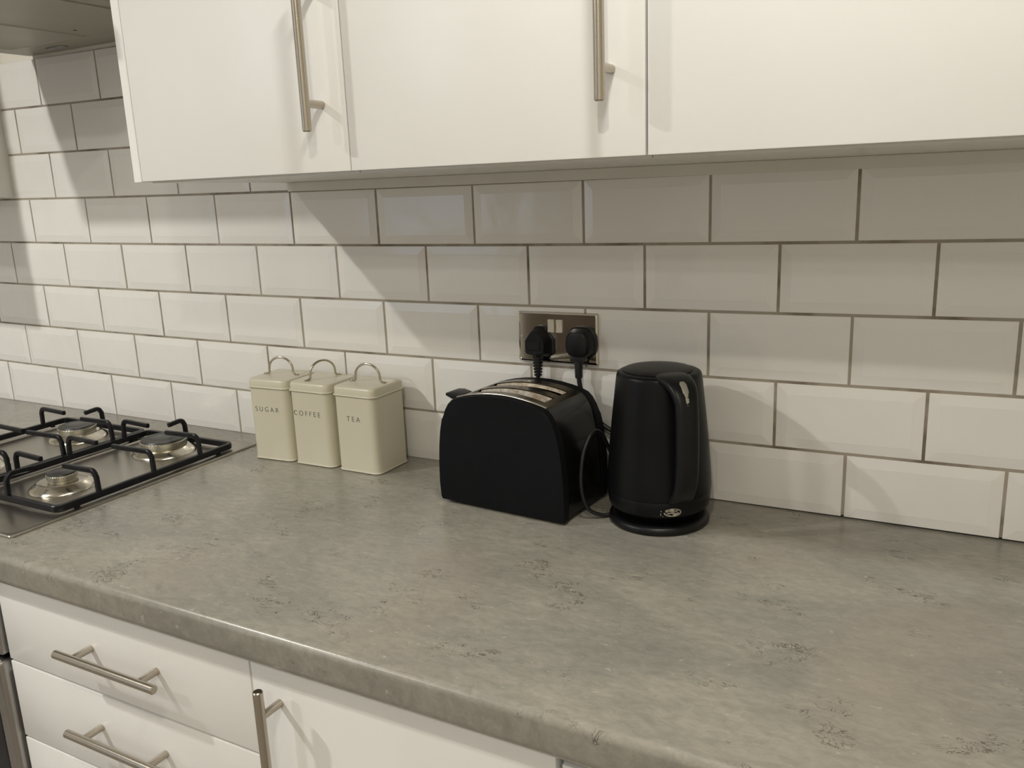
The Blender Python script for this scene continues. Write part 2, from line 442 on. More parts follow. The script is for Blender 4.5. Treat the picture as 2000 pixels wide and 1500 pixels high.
wall_cabinet(1.2360, 1.6455, 'middle white wall cabinet, hanging above the toaster and plug socket', 1.6050, 1.4793)
wall_cabinet(1.6455, 2.2455, 'white wall cabinet right of the one hanging above the toaster and socket', 2.205, 1.4793)
wall_cabinet(2.2455, 2.8455, 'white wall cabinet at the right-hand end of the row', 2.29, 1.4793)
wall_cabinet(-0.460, -0.0500, 'white wall cabinet on the far side of the cooker hood', -0.095, 1.47, zf=1.4105, zb=1.4105, door_z=1.4110)

# ------------------------------------------------------------------ base units
YB = -0.593
def base_box(r, x0, x1, base):
    bm = bmesh.new(); box(bm, x0 + .0005, x1 - .0005, -0.004 - 0.0, YB + 0.0195, 0.10, 0.8495)
    for v in bm.verts: v.co -= base
    link('carcass', bm, M_CARC, r)
    bm = bmesh.new(); box(bm, x0 + .0005, x1 - .0005, -0.545, -0.53, 0.0, 0.10)
    for v in bm.verts: v.co -= base
    link('plinth', bm, M_DOOR, r)
def front(r, name, x0, x1, z0, z1, base):
    bm = bmesh.new(); box(bm, x0, x1, YB, YB + 0.018, z0, z1, 0.0011, 2)
    for v in bm.verts: v.co -= base
    return link(name, bm, M_DOOR, r, smooth=True)
base = Vector((0.691, 0, 0))
r = empty('drawer_unit', base, 'white base unit with stacked drawers and horizontal bar handles', 'drawer unit')
base_box(r, 0.691, 1.221, base)
for z0, z1, hx in ((0.7075, 0.8385, 0.974), (0.5720, 0.7035, 0.968), (0.345, 0.568, 0.965), (0.105, 0.341, 0.965)):
    d = front(r, 'drawer', 0.6925, 1.2195, z0, z1, base)
    hz = {0.7075: 0.7770, 0.5720: 0.6480}.get(z0, z1 - 0.07)
    bar_handle(d, (hx - base.x, hz), 'x', YB)
base = Vector((1.221, 0, 0))
r = empty('base_cabinet', base, 'white base cabinet with a tall vertical bar handle beside the drawers', 'cabinet', group='white base cabinets under the worktop')
base_box(r, 1.221, 1.6415, base)
d = front(r, 'door', 1.2225, 1.640, 0.105, 0.8385, base)
bar_handle(d, (1.2665 - base.x, 0.8280 - 0.1035), 'z', YB)
base = Vector((1.6445, 0, 0))
r = empty('base_cabinet', base, 'white base cabinet mostly hidden under the worktop edge at the bottom of the photo', 'cabinet', group='white base cabinets under the worktop')
base_box(r, 1.6445, 2.2450, base)
d = front(r, 'door', 1.6470, 2.2430, 0.105, 0.8325, base)
bar_handle(d, (2.195 - base.x, 0.72), 'z', YB)

# oven under the hob
base = Vector((0.385, 0, 0.1))
r = empty('built_in_oven', base, 'stainless steel built-in oven with dark glass door beside the drawers', 'oven')
def lbox(name, d, mat, parent, bev=0.0, seg=2):
    bm = bmesh.new(); box(bm, *d, bev, seg)
    for v in bm.verts: v.co -= base
    return link(name, bm, mat, parent, smooth=bev > 0)
lbox('body', (0.092, 0.682, -0.57, -0.01, 0.105, 0.8490), M_DARK, r)
lbox('control_panel', (0.088, 0.6845, -0.600, -0.571, 0.7120, 0.848), M_OVENS, r, 0.004)
dr = lbox('door', (0.088, 0.6845, -0.607, -0.571, 0.125, 0.7040), M_OVENS, r, 0.007, 3)
lbox('glass', (0.112, 0.6600, -0.6085, -0.600, 0.150, 0.690), M_OVENG, dr, 0.001)
bm = bmesh.new(); cyl(bm, (0.14, -0.648, 0.655), (0.63, -0.648, 0.655), 0.009, 24, bev=.002)
for x in (0.17, 0.60): cyl(bm, (x, -0.608, 0.655), (x, -0.648, 0.655), 0.006, 16)
for v in bm.verts: v.co -= base
link('handle', bm, M_HANDLE, dr, smooth=True)
for i in range(5):
    bm = bmesh.new(); x = 0.18 + i * 0.07
    cyl(bm, (x, -0.6005, 0.782), (x, -0.622, 0.782), 0.018, 28, 0.016, bev=.002)
    for v in bm.verts: v.co -= base
    link('knob', bm, M_HANDLE, r, smooth=True)

# ------------------------------------------------------------------ gas hob
HZ = WT + 0.003
base = Vector((0.42, -0.312, WT))
hob = empty('gas_hob', base, 'stainless steel gas hob with black pan supports set in the worktop', 'hob')
def hl(name, bm, mat, parent=hob, smooth=True, angle=35):
    for v in bm.verts: v.co -= base
    return link(name, bm, mat, parent, smooth, angle)
bm = bmesh.new()
hx0, hx1, hy0, hy1 = 0.130, 0.7100, -0.570, -0.056
# rim with raised lip and a shallow pressed well
loops = []
for ins, z, rr in ((0, WT + 0.0002, .006), (0, HZ, .006), (0.0012, HZ + 0.0012, .005), (0.004, HZ + 0.0012, .004), (0.006, HZ, .004)):
    loops.append([(x, y, z) for x, y in rrect(hx0 + ins, hx1 - ins, hy0 + ins, hy1 - ins, rr)])
# well
for ins, z in ((0.012, HZ), (0.0235, HZ), (0.0270, HZ - 0.0012), (0.029, HZ - 0.0014)):
    loops.append([(x, y, z) for x, y in rrect(hx0 + ins, hx1 - ins, hy0 + ins + (0.06 if ins > .02 else 0), hy1 - ins, max(.02, .004))])
loft(bm, loops)
# pressed bead round each half of the hob, just inside the pan supports
for bx0, bx1 in ((0.172, 0.4245), (0.4525, 0.6815)):
    lp_ = []
    for ins, z in ((0, HZ - 0.0016), (0.0008, HZ + 0.0004), (0.0018, HZ + 0.0010), (0.0030, HZ + 0.0004), (0.0040, HZ - 0.0016)):
        lp_.append([(x, y, z) for x, y in rrect(bx0 + ins, bx1 - ins, -0.470 + ins, -0.110 - ins, .012)])
    loft(bm, lp_, cap=False)
hl('top_plate', bm, M_HOB)
ZR = HZ + 0.0085
def finger(bm, p0, p1, rise=0.040, w=0.0080, h=0.0090):
    """riser from the rail at p0 bending over towards p1"""
    p0 = Vector((*p0, ZR)); p1 = Vector((*p1, ZR + rise - 0.002)); d = (p1 - p0); d.z = 0; d.normalize()
    top = Vector((p0.x, p0.y, ZR + rise))
    pts = [p0]
    rad = 0.010
    c0 = top - Vector((0, 0, rad)) + d * 0.003; pts.append(c0 - d * 0.0015)
    for i in range(1, 6):
        a = i / 6 * PI / 2
        pts.append(top + d * 0.003 - Vector((0, 0, rad)) + Vector((0, 0, rad * math.sin(a))) + d * rad * (1 - math.cos(a)))
    pts.append(top + d * 0.014)
    pts.append(p1)
    side = Vector((-d.y, d.x, 0))
    sweep(bm, pts, w, h, up=side, seg=12, power=3.5)
def pan_support(x0, x1, y0, y1, fingers, label):
    bm = bmesh.new()
    c = rrect(x0, x1, y0, y1, 0.012, 4)
    pts = [Vector((x, y, ZR)) for x, y in c]; pts.append(pts[0])
    # closed rail
    secs = []
    n = len(c)
    for i in range(n):
        p = Vector((*c[i], ZR)); t = (Vector((*c[(i + 1) % n], ZR)) - Vector((*c[i - 1], ZR))).normalized(); s = Vector((t.y, -t.x, 0))
        secs.append([bm.verts.new(p + s * u + Vector((0, 0, v))) for u, v in ((-.0045, -.0048), (-.0033, -.0060), (.0033, -.0060), (.0045, -.0048), (.0045, .0040), (.0033, .0052), (-.0033, .0052), (-.0045, .0040))])
    for i in range(n):
        u, v = secs[i], secs[(i + 1) % n]
        for k in range(8): bm.faces.new((u[k], u[(k + 1) % 8], v[(k + 1) % 8], v[k]))
    for a, b in fingers: finger(bm, a, b)
    # rubber feet
    for x in (x0 + .002, x1 - .002):
        for y in (y0 + .035, y1 - .035): cyl(bm, (x, y, ZR - .003), (x, y, HZ + .0002), 0.005, 12)
    o = hl('pan_support', bm, M_IRON); o['label'] = label
YG0, YG1 = -0.477, -0.103
xa, xb = 0.441, 0.689
pan_support(xa, xb, YG0, YG1, [((xb, -.400), (.600, -.398)), ((xb, -.288), (.580, -.286)), ((xb, -.182), (.600, -.182)),
    ((xa, -.388), (.522, -.390)), ((xa, -.283), (.530, -.284)), ((xa, -.160), (.522, -.162)), ((.560, YG1), (.560, -.143)), ((.557, YG0), (.557, -.428))], 'right black pan support')
xa, xb = 0.164, 0.431
pan_support(xa, xb, YG0, YG1, [((xb, -.398), (.342, -.398)), ((xb, -.289), (.322, -.288)), ((xb, -.180), (.335, -.178)),
    ((xa, -.388), (.250, -.390)), ((xa, -.283), (.304, -.286)), ((xa, -.158), (.250, -.160)), ((.297, YG1), (.297, -.143)), ((.297, YG0), (.297, -.428))], 'left black pan support')
def burner(x, y, rc, rs):
    bm = bmesh.new(); z = HZ - 0.0012
    lathe(bm, [(rs, z), (rs - 0.001, z + 0.0022), (rs * .93, z + 0.0045), (rs * .74, z + 0.0115), (rs * .70, z + 0.0125), (rs * .60, z + 0.0125)], x, y, 64)
    s = hl('burner', bm, M_SKIRT, angle=60)
    bm = bmesh.new()
    lathe(bm, [(rc * .93, z + .0125), (rc * .93, z + .0150), (rc * 1.0, z + .0165), (rc * 1.02, z + .0235), (rc * .98, z + .0250)], x, y, 64)
    for k in range(40):  # gas ports around the crown
        a = 2 * PI * k / 40
        cyl(bm, (x + rc * .95 * math.cos(a), y + rc * .95 * math.sin(a), z + .0245), (x + rc * 1.035 * math.cos(a), y + rc * 1.035 * math.sin(a), z + .0240), 0.0008, 6)
    hl('burner_crown', bm, M_CROWN, s)
    bm = bmesh.new()
    lathe(bm, [(rc * .97, z + .0248), (rc * .985, z + .0262), (rc * .95, z + .0282), (rc * .72, z + .0292), (rc * .66, z + .0284), (rc * .60, z + .0290), (0, z + .0294)], x, y, 64)
    hl('burner_cap', bm, M_CAP, s)
    bm = bmesh.new(); cyl(bm, (x - rc * .55, y + rc * 1.08, z + .011), (x - rc * .55, y + rc * 1.08, z + .021), 0.0024, 12)
    hl('igniter', bm, M_WSW, s)
    for v in s.children: pass
burner(0.565, -0.383, 0.0250, 0.0575)
burner(0.565, -0.163, 0.0440, 0.0625)
burner(0.297, -0.166, 0.0375, 0.0600)
burner(0.297, -0.383, 0.0375, 0.0600)

# ------------------------------------------------------------------ cooker hood
base = Vector((0.387, 0, 1.712))
hood = empty('cooker_hood', base, 'grey metal cooker hood over the gas hob', 'cooker hood')
def ho(name, bm, mat, parent=hood, smooth=True):
    for v in bm.verts: v.co -= base
    return link(name, bm, mat, parent, smooth)
bm = bmesh.new()
prism(bm, [(0.0, 1.714), (-0.490, 1.714), (-0.490, 1.745), (-0.25, 1.86), (-0.0, 1.86)], 'x', 0.0885, 0.6875, 0.0012, 1)
ho('canopy', bm, M_HOOD)
bm = bmesh.new(); box(bm, 0.275, 0.500, -0.24, 0.0, 1.858, CEIL_Z, 0.001, 1); ho('chimney', bm, M_HOOD)
bm = bmesh.new(); prism(bm, rrect(0.090, 0.686, -0.488, -0.002, 0.004), 'z', 1.7115, 1.7145, 0.0005, 1); ho('underside', bm, M_HOODP)
for xx0, xx1 in ((0.150, 0.397), (0.4035, 0.650)):
    bm = bmesh.new()
    loft(bm, [[(x, y, z) for x, y in rrect(xx0 + i, xx1 - i, -0.455 + i, -0.080 - i, 0.006)] for i, z in ((0, 1.7122), (0, 1.7102), (.0012, 1.7090), (.0045, 1.7090), (.006, 1.7100))])
    f = ho('filter_panel', bm, M_HOODP)
    bm = bmesh.new(); cyl(bm, ((xx0 + .035), -0.135, 1.7104), ((xx0 + .035), -0.135, 1.7094), 0.0035, 16); ho('catch', bm, M_DARK, f)
bm = bmesh.new()
prism(bm, [(0.232 + 0.034 * math.cos(a), -0.034 + 0.013 * math.sin(a)) for a in [2 * PI * k / 28 for k in range(28)]], 'z', 1.7090, 1.7118, 0.0008, 1)
ho('lamp_cover', bm, M_OVENS)

# ------------------------------------------------------------------ canisters
def text_mesh(s, size, spacing, name, parent, loc, mat):
    cu = bpy.data.curves.new(name + '_curve', 'FONT'); cu.body = s; cu.size = size; cu.space_character = spacing
    cu.align_x = 'CENTER'; cu.extrude = 0.00012; cu.offset = -0.00008
    tmp = bpy.data.objects.new('tmp', cu); COL.objects.link(tmp)
    dg = bpy.context.evaluated_depsgraph_get(); dg.update()
    me = bpy.data.meshes.new_from_object(tmp.evaluated_get(dg))
    bpy.data.objects.remove(tmp); bpy.data.curves.remove(cu)
    me.transform(Matrix.Rotation(PI / 2, 4, 'X'))
    me.materials.clear(); me.materials.append(mat)
    o = bpy.data.objects.new(name, me); COL.objects.link(o); o.parent = parent; o.location = loc
    return o
def canister(x, y, rot, word, label, hrot, tsize, toff, tz):
    r = empty('storage_canister', (x, y, WT), label, 'canister', rot, 'cream enamel canisters in a row against the tiles')
    w = 0.0470
    bm = bmesh.new()
    def lp(i, z, rad=0.0135): return [(a, b, z) for a, b in rrect(-w + i, w - i, -w + i, w - i, rad, 7)]
    loft(bm, [lp(0.003, 0.0003), lp(0.0002, 0.0008), lp(-0.0006, 0.0022), lp(0.0002, 0.0036), lp(0.0006, 0.0060), lp(0.0006, 0.1415)])
    link('body', bm, M_CREAM, r, smooth=True, angle=50)
    bm = bmesh.new()
    loft(bm, [lp(0.0006, 0.1402), lp(-0.0012, 0.1405), lp(-0.0022, 0.1420), lp(-0.0012, 0.1436), lp(-0.0002, 0.1440), lp(-0.0002, 0.1535), lp(0.0008, 0.1562), lp(0.0035, 0.1578, .0115), lp(0.008, 0.1582, .009), lp(0.030, 0.1586, .006)])
    lid = link('lid', bm, M_CREAM, r, smooth=True, angle=50)
    bm = bmesh.new()
    a = Vector((math.cos(hrot), math.sin(hrot), 0)); hw = 0.0262
    pts = [a * (-hw - 0.0085) + Vector((0, 0, .1592)), a * (-hw - 0.004) + Vector((0, 0, .1594)), a * (-hw - .0005) + Vector((0, 0, .1625)), a * -hw + Vector((0, 0, .168))]
    for k in range(1, 12):
        t = PI - PI * k / 12; pts.append(a * hw * math.cos(t) + Vector((0, 0, .1690 + 0.0225 * math.sin(t))))
    pts += [a * hw + Vector((0, 0, .168)), a * (hw + .0005) + Vector((0, 0, .1625)), a * (hw + .004) + Vector((0, 0, .1594)), a * (hw + .0085) + Vector((0, 0, .1592))]
    sweep(bm, pts, 0.0042, 0.0042, seg=12)
    for s in (-1, 1):
        q = a * s * (hw + .008); cyl(bm, (q.x, q.y, .1580), (q.x, q.y, .1602), .0048, 14, bev=.0006)
    link('handle', bm, M_WIRE, lid, smooth=True)['label'] = 'polished wire loop handle'
    text_mesh(word, tsize, 1.5, 'lettering', r, (toff, -w + 0.0006 - 0.00008, tz), M_INK)
    return r
canister(0.8125, -0.0725, math.radians(4.0), 'SUGAR', 'cream enamel canister lettered SUGAR at the left end of the row', math.radians(6), 0.0134, -0.004, 0.0955)
canister(0.9130, -0.0695, math.radians(1.0), 'COFFEE', 'cream enamel canister lettered COFFEE between the SUGAR and TEA ones', math.radians(70), 0.0134, -0.0065, 0.0955)
canister(1.0170, -0.0685, math.radians(0.0), 'TEA', 'cream enamel canister lettered TEA at the right end of the row', math.radians(4), 0.0134, -0.0025, 0.0955)

# ------------------------------------------------------------------ double socket
base = Vector((1.3695, 0, 1.1045))
r = empty('wall_socket', base, 'mirror chrome double wall socket with two ivory switches', 'socket')
def so(name, bm, mat, smooth=True, parent=None):
    for v in bm.verts: v.co -= base
    return link(name, bm, mat, parent or r, smooth)
bm = bmesh.new()
loft(bm, [[(x, y, z) for x, z in rrect(1.2972 + i, 1.4418 - i, 1.1047 + i, 1.1888 - i, rr)] for i, y, rr in ((0, 0.0005, .003), (0, -0.0070, .003), (.0006, -0.0082, .003), (.0030, -0.0092, .002), (.0036, -0.0086, .002))])
so('face_plate', bm, M_PLATE)
for x in (1.3575, 1.3725):
    bm = bmesh.new()
    prism(bm, [(-0.0085, 1.1555), (-0.0122, 1.1560), (-0.0100, 1.1665), (-0.0118, 1.1765), (-0.0085, 1.1770)], 'x', x - 0.0056 + 0.002, x + 0.0056 + 0.002, 0.0004, 1)
    so('switch', bm, M_WSW)
for x in (1.3040, 1.4350):
    bm = bmesh.new(); cyl(bm, (x, -0.0084, 1.1465), (x, -0.0096, 1.1465), 0.0030, 16, bev=.0004); so('screw', bm, M_CHROME)

# plugs
def plug_loops(cx, cz, spec):
    """spec: list of (y, outline) with outline in local x,z"""
    return [[(cx + a, y, cz + b) for a, b in o] for y, o in spec]
def gem(w, h, n=0):  # angular outline, narrow shoulders
    return [(-w / 2, -h * .42), (-w / 2, h * .08), (-w * .20, h * .46), (-w * .08, h * .50), (w * .08, h * .50), (w * .20, h * .46), (w / 2, h * .08), (w / 2, -h * .42), (w * .36, -h * .5), (-w * .36, -h * .5)]
base = Vector((1.3385, -0.009, 1.140))
p = empty('power_plug', base, 'angular black plug with ribbed cable sleeve in the left side of the socket', 'plug', group='black plugs in the double socket')
def pl(name, bm, mat, parent, smooth=True, angle=30):
    for v in bm.verts: v.co -= base
    return link(name, bm, mat, parent, smooth, angle)
bm = bmesh.new()
loft(bm, plug_loops(1.3400, 1.1405, [(-0.0092, gem(.046, .050)), (-0.0150, gem(.047, .051)), (-0.0165, gem(.044, .048)), (-0.0330, gem(.036, .040)), (-0.0350, gem(.033, .037))]))
bmesh.ops.bevel(bm, geom=list(bm.edges), offset=0.0008, segments=2, affect='EDGES', clamp_overlap=True)
box(bm, 1.3290, 1.3510, -0.0365, -0.034, 1.1290, 1.1440, 0.0008, 1)
pl('body', bm, M_SATINB, p)
bm = bmesh.new()
zt, zb_ = 1.1215, 1.082
rp = [(0.0120, zt + .004), (0.0105, zt - .003)]
k = 0
z = zt - .005
while z > zb_:
    rr = 0.0098 - 0.0036 * (zt - z) / (zt - zb_)
    rp += [(rr, z), (rr, z - .0022), (rr - .0028, z - .0028), (rr - .0028, z - .0044)]; z -= 0.0050
lathe(bm, rp, 1.3400, -0.0235, 28)
pl('cable_sleeve', bm, M_RUBBER, p)
bm = bmesh.new()
path = catmull([(1.3400, -0.0235, 1.084), (1.3395, -0.024, 1.060), (1.3410, -0.022, 1.02), (1.352, -0.018, 0.96), (1.38, -0.016, 0.908), (1.42, -0.020, 0.9045), (1.45, -0.03, 0.9042)], 10)
sweep(bm, path, 0.0066, 0.0066, seg=12)
pl('cable', bm, M_RUBBER, p)

base = Vector((1.4170, -0.009, 1.140))
p = empty('power_plug', base, 'rounded black plug in the right side of the double socket', 'plug', group='black plugs in the double socket')
bm = bmesh.new()
def dome(w, h, r1=.4):
    o = []
    for k in range(32):
        a = 2 * PI * k / 32; c, s = math.cos(a), math.sin(a)
        x = math.copysign(abs(c) ** 0.62, c) * w / 2; z_ = math.copysign(abs(s) ** 0.66, s) * h / 2
        x *= 1 - 0.10 * (z_ / (h / 2) if z_ > 0 else 0); o.append((x, z_))
    return o
loft(bm, plug_loops(1.4165, 1.1430, [(-0.0092, dome(.053, .050)), (-0.0175, dome(.053, .050)), (-0.0185, dome(.049, .047)), (-0.0200, dome(.049, .047)), (-0.0300, dome(.044, .044)), (-0.0365, dome(.037, .040)), (-0.0382, dome(.031, .034))]))
pl('body', bm, M_SATINB, p, angle=40)
bm = bmesh.new(); box(bm, 1.4010, 1.4260, -0.0290, -0.0130, 1.1120, 1.1240, 0.002, 2)
cyl(bm, (1.4135, -0.022, 1.114), (1.4135, -0.022, 1.085), 0.0070, 20, 0.0062, bev=.0008)
pl('cable_sleeve', bm, M_RUBBER, p)
bm = bmesh.new()
path = catmull([(1.4135, -0.022, 1.088), (1.4160, -0.0225, 1.070), (1.4240, -0.021, 1.045), (1.448, -0.0215, 1.015), (1.480, -0.022, 0.998), (1.5050, -0.027, 1.000), (1.515, -0.040, 0.975), (1.520, -0.018, 0.925), (1.53, -0.015, 0.9050), (1.56, -0.014, 0.9045)], 10)
sweep(bm, path, 0.0078, 0.0078, seg=12)
pl('cable', bm, M_RUBBER, p)

# ------------------------------------------------------------------ toaster
T = empty('toaster', (1.3545, -0.1135, WT), 'matte black two-slot toaster with chrome top', 'toaster', math.radians(-4.5))
HALF = [(0.1120, 0.0045), (0.1150, 0.0080), (0.1150, 0.035), (0.1142, 0.065), (0.1120, 0.095), (0.1085, 0.120), (0.1040, 0.139), (0.0985, 0.154), (0.0915, 0.1655), (0.0835, 0.1730)]
def arch(x): return 0.1860 - 0.0130 * (abs(x) / 0.0835) ** 2
def tprof(off=0.0, ztop=None):
    rt = [(x - off, z) for x, z in HALF]
    tp = [(x, arch(x) - off * .6) for x in [0.072, 0.055, 0.035, 0.012, -0.012, -0.035, -0.055, -0.072]]
    return rt + tp + [(-x, z) for x, z in reversed(rt)]
def tpanel(name, y0, y1, off, mat, sharp=25, flip=False):
    bm = bmesh.new()
    prism(bm, tprof(off), 'y', y0, y1, 0.0030, 3)
    return link(name, bm, mat, T, smooth=True, angle=sharp)
tpanel('front_panel', -0.0715, -0.0555, 0.0, M_MATTE)['label'] = 'flat matte black front panel'
tpanel('back_panel', 0.0520, 0.0700, 0.0, M_MATTE)
bm = bmesh.new()
# glossy wrap-round side shell between the panels: outer profile minus an inner trough
outer = [(x - 0.0022, z) for x, z in HALF]; inner = [(x - 0.010, z - 0.002) for x, z in HALF]
for s in (1, -1):
    ring = [(s * a, b) for a, b in outer] + [(s * a, b) for a, b in reversed(inner)]
    prism(bm, ring, 'y', -0.0560, 0.0525)
prism(bm, [(-.108, .0050), (.108, .0050), (.106, .012), (-.106, .012)], 'y', -.0560, .0525)
link('side_shell', bm, M_GLOSSB, T, smooth=True, angle=40)
# chrome top with two slots
bm = bmesh.new()
XT = 0.0815
xs = [-XT + 2 * XT * i / 24 for i in range(25)]
ys = [-0.0600, -0.0590, -0.0420, -0.0130, 0.0000, 0.0250, 0.0520, 0.0525]
ys = [-0.0585, -0.0400, -0.0110, 0.0050, 0.0330, 0.0495]
slots = [(1, 2), (3, 4)]
def inslot(j, xm): return j in (1, 3) and abs(xm) < 0.0690
top = {}
def tv(i, j, dz=0.0):
    key = (i, j, dz)
    if key not in top: top[key] = bm.verts.new((xs[i], ys[j], arch(xs[i]) + 0.0008 + dz))
    return top[key]
for i in range(24):
    for j in range(5):
        if inslot(j, (xs[i] + xs[i + 1]) / 2): continue
        bm.faces.new((tv(i, j), tv(i + 1, j), tv(i + 1, j + 1), tv(i, j + 1)))
r_ = bmesh.ops.extrude_face_region(bm, geom=list(bm.faces))
for v in [g for g in r_['geom'] if isinstance(g, bmesh.types.BMVert)]: v.co.z -= 0.0045
link('top_plate', bm, M_TOASTTOP, T, smooth=True, angle=30)['label'] = 'brushed chrome top plate'
# raised chrome bead along the front edge
bm = bmesh.new()
sweep(bm, [(x, -0.0570, arch(x) + 0.0010) for x in xs], 0.0045, 0.0030, up=(0, 1, 0), seg=12)
link('chrome_bead', bm, M_CHROME, T, smooth=True)
for yc in (-0.0255, 0.0190):
    # speckled guide plate along the rear side of the slot, on two thin legs
    bm = bmesh.new()
    y = yc + 0.0110
    hg = 0.0095 if yc < 0 else 0.0055
    A = [(x * 0.80, arch(x * 0.80) - 0.0006) for x in xs]; B = [(x * 0.80, arch(x * 0.80) - hg) for x in xs]
    for u in range(24):
        q = [(A[u], 0.0), (A[u + 1], 0.0), (B[u + 1], -0.0020), (B[u], -0.0020)]
        f = [bm.verts.new((p_[0], y + d_, p_[1])) for p_, d_ in q] + [bm.verts.new((p_[0], y + d_ + 0.0012, p_[1])) for p_, d_ in q]
        for w_ in ((0, 1, 2, 3), (7, 6, 5, 4), (0, 4, 5, 1), (2, 6, 7, 3)): bm.faces.new([f[k_] for k_ in w_])
    bmesh.ops.remove_doubles(bm, verts=bm.verts, dist=0.00005)
    for sx_ in (-1, 1): box(bm, sx_ * 0.062 - .001, sx_ * 0.062 + .001, y - .0012, y - .0002, 0.03, 0.165)
    link('bread_guide', bm, M_GUIDE if yc < 0 else M_GUIDE2, T)
    bm = bmesh.new(); box(bm, -0.066, 0.066, yc - .008, yc + .008, 0.050, 0.054); link('bread_lift', bm, M_DARK, T)
bm = bmesh.new(); box(bm, -0.095, 0.095, -0.0545, 0.051, 0.013, 0.020); link('crumb_tray', bm, M_DARK, T)
# lever knob on the left end
bm = bmesh.new()
prism(bm, [(-0.108, 0.1560), (-0.108, 0.1650), (-0.122, 0.1680), (-0.134, 0.1672), (-0.134, 0.1630), (-0.122, 0.1590)], 'y', -0.020, 0.018, 0.0012, 2)
box(bm, -0.109, -0.088, -0.004, 0.004, 0.1575, 0.1625)
link('lever', bm, M_SATINB, T, smooth=True)
for sx in (-1, 1):
    for y in (-0.055, 0.052):
        bm = bmesh.new(); cyl(bm, (sx * .09, y, 0.0002), (sx * .09, y, 0.0060), 0.008, 20); link('foot', bm, M_RUBBER, T, smooth=True)

# ------------------------------------------------------------------ kettle and its base
KX, KY = 1.5775, -0.1035
base = Vector((KX, KY, WT))
kb = empty('kettle_base', base, 'round black power base under the kettle with its looping cable', 'kettle base')
bm = bmesh.new()
lathe(bm, [(0.0705, 0.0003), (0.0735, 0.0020), (0.0742, 0.0055), (0.0735, 0.0090), (0.0715, 0.0118), (0.0660, 0.0128), (0.0640, 0.0120), (0.0, 0.0120)], 0, 0, 96)
link('disc', bm, M_SATINB, kb, smooth=True, angle=60)
bm = bmesh.new()
path = catmull([(1.535, -0.105, 0.9050), (1.512, -0.130, 0.9050), (1.500, -0.141, 0.9060), (1.4860, -0.1530, 0.9160), (1.4800, -0.1620, 0.9390), (1.4785, -0.1650, 0.9680), (1.4800, -0.1590, 1.0030), (1.4850, -0.1470, 1.0270), (1.4895, -0.1320, 1.0340), (1.4930, -0.1150, 1.0230), (1.4950, -0.0980, 1.0000), (1.500, -0.075, 0.965), (1.512, -0.040, 0.925), (1.530, -0.026, 0.9050), (1.56, -0.022, 0.9042), (1.60, -0.022, 0.9042)], 10)
sweep(bm, [p_ - base for p_ in path], 0.0062, 0.0062, seg=12)
link('cable', bm, M_RUBBER, kb, smooth=True)

base = Vector((KX, KY, WT + 0.0128))
K = empty('electric_kettle', base, 'tall matte black electric kettle with worn silver badge beside the toaster', 'kettle')
def kz(z): return z - 0.0128
bm = bmesh.new()
prof = [(0.0560, kz(0.0130)), (0.0600, kz(0.0180)), (0.0665, kz(0.0245)), (0.0715, kz(0.0275)), (0.0738, kz(0.0310)), (0.0750, kz(0.0400)), (0.0757, kz(0.0500)), (0.0752, kz(0.0508)), (0.0752, kz(0.0515)), (0.0762, kz(0.0525)), (0.0764, kz(0.060))]
for i in range(1, 13):
    t = i / 12; prof.append((0.0764 - 0.0150 * t ** 1.25, kz(0.060 + 0.160 * t)))
prof += [(0.0608, kz(0.2225)), (0.0598, kz(0.2250)), (0.0570, kz(0.2268)), (0.0520, kz(0.2276)), (0.0, kz(0.2276))]
lathe(bm, prof, 0, 0, 96)
link('body', bm, M_KETTLE, K, smooth=True, angle=40)
bm = bmesh.new()
lathe(bm, [(0.0500, kz(0.2272)), (0.0502, kz(0.2288)), (0.0480, kz(0.2300)), (0.035, kz(0.2322)), (0.018, kz(0.2335)), (0, kz(0.2338))], -0.002, 0.001, 80)
link('lid', bm, M_SATINB, K, smooth=True, angle=60)
# handle: comes off the rim, runs down in front of the body and rejoins it low down
AZ = math.radians(-48.0)
hd = Vector((math.cos(AZ), math.sin(AZ), 0)); hs = Vector((-hd.y, hd.x, 0))
hp = [(0.034, .2235), (0.050, .2245), (0.066, .2235), (0.082, .2165), (0.0925, .2020), (0.0965, .180), (0.0980, .150), (0.0980, .120), (0.0965, .098), (0.0935, .082), (0.0880, .069), (0.0805, .059), (0.0715, .052)]
path = catmull([hd * a + Vector((0, 0, kz(b))) for a, b in hp], 5)
n = len(path)
ws = []; hs_ = []
for i in range(n):
    t = i / (n - 1)
    ws.append(0.050 - 0.018 * min(1, max(0, (t - 0.10) / 0.25)) + 0.004 * max(0, (t - .8) / .2)); hs_.append((0.015 + 0.003 * math.sin(PI * t)) * (1 - 0.45 * max(0, (t - .75) / .25)))
bm = bmesh.new(); sweep(bm, path, ws, hs_, up=hs, seg=24, power=3.0)
kh = link('handle', bm, M_SATINB, K, smooth=True, angle=60)
# grey lid-release on the shoulder of the handle
bm = bmesh.new()
q = [hd * a + Vector((0, 0, kz(b))) + hs * c for a, b, c in ((0.0800, .2262, -0.001), (0.0860, .2225, -0.001), (0.0930, .2155, -0.001), (0.0985, .2060, -0.001), (0.1010, .1985, -0.001))]
sweep(bm, catmull(q, 5), [0.0075 + 0.0060 * min(1, 1.9 * math.sin(PI * (i + .7) / 22.4)) for i in range(21)], 0.0035, up=hs, seg=14)
link('release_button', bm, M_GREYM, kh, smooth=True, angle=60)['label'] = 'grey metallic release button'
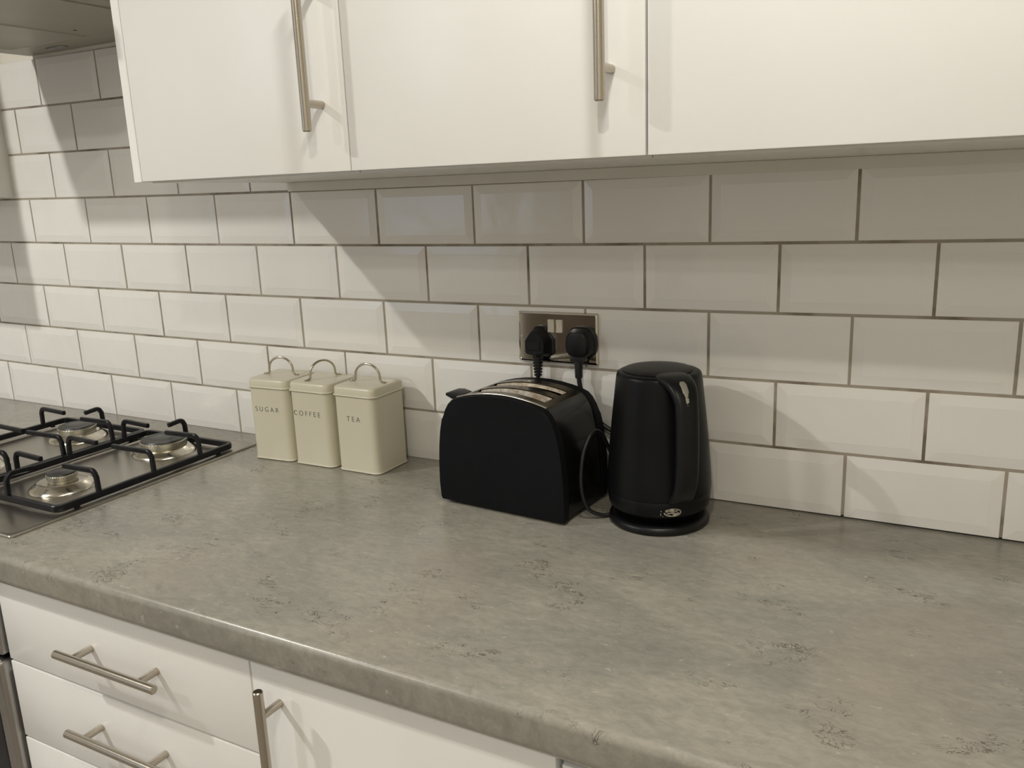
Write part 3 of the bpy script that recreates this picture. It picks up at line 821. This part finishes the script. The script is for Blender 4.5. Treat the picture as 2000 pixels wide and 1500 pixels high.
# worn silver badge: oval ring, wing flecks, scattered remains of print
bm = bmesh.new()
AB = math.radians(-56.0)
def on_body(u, v, out=0.0003):
    """u metres round the body from the badge centre, v height above it"""
    rr = 0.0752 + out; a = AB + u / rr
    return Vector((rr * math.cos(a), rr * math.sin(a), kz(0.0375 + v)))
def strip(pts, w, out=0.0003):
    for (a, b) in zip(pts, pts[1:]):
        d = Vector((b[0] - a[0], b[1] - a[1])); d.normalize(); nn = Vector((-d.y, d.x)) * w / 2
        f = [bm.verts.new(on_body(p_[0] + s_ * nn.x, p_[1] + s_ * nn.y, o_)) for o_ in (out, -0.0002) for p_, s_ in ((a, 1), (b, 1), (b, -1), (a, -1))]
        bm.faces.new(f[:4]); bm.faces.new(f[4:])
        for k_ in range(4): bm.faces.new((f[k_], f[(k_ + 1) % 4], f[4 + (k_ + 1) % 4], f[4 + k_]))
oval = [(0.0120 * math.cos(t_), 0.0052 * math.sin(t_)) for t_ in [2 * PI * k / 26 for k in range(27)]]
strip(oval[:12], 0.0016); strip(oval[13:27], 0.0020)
strip([(-0.0100, 0.0015), (-0.004, 0.0030), (0.001, 0.0010), (0.007, 0.0024)], 0.0022)
strip([(-0.0080, -0.0015), (-0.002, -0.0005), (0.004, -0.0022), (0.009, -0.0010)], 0.0020)
strip([(-0.003, 0.004), (0.003, 0.0035)], 0.0020); strip([(0.000, -0.0036), (0.006, -0.0032)], 0.0014)
strip([(-0.0165, 0.0030), (-0.0160, 0.0012)], 0.0012); strip([(-0.0170, -0.0010), (-0.0166, -0.0045)], 0.0008); strip([(-0.0140, -0.0048), (-0.0136, -0.0060)], 0.0008)
link('badge', bm, M_SILVER, K)['label'] = 'worn silver oval badge'

# ------------------------------------------------------------------ ceiling lamps
spots = LIGHT_SPOTS
for i, (lx, ly, lw, lc, ls) in enumerate(spots):
    where = ['over the hob side of the kitchen', 'above the spot where the photo was taken', 'just in front of the wall cabinets', 'near the window behind', 'added as soft fill near the right-hand wall behind'][i]
    kr = ls / 0.07 if ls > 0.08 else 1.0
    rr_ = empty('ceiling_light', (lx, ly, CEIL_Z), 'small round recessed ceiling light ' + where, 'ceiling light', group='recessed ceiling lights')
    bm = bmesh.new()
    seg = 40
    pr_ = [(a_ * kr, b_) for a_, b_ in ((0.0430, -0.0005), (0.0430, -0.0050), (0.0410, -0.0065), (0.0380, -0.0060), (0.0365, -0.0005))]
    rings = [[bm.verts.new((a * math.cos(2 * PI * k / seg), a * math.sin(2 * PI * k / seg), z)) for k in range(seg)] for a, z in pr_]
    for u, v in zip(rings, rings[1:]):
        for k in range(seg): bm.faces.new((u[k], u[(k + 1) % seg], v[(k + 1) % seg], v[k]))
    link('trim_ring', bm, M_DOOR, rr_, smooth=True)
    bm = bmesh.new(); lathe(bm, [(0.0362 * kr, -0.0005), (0.0362 * kr, -0.0030), (0.0, -0.0030)], 0, 0, seg)
    link('lens', bm, M_LENS, rr_)
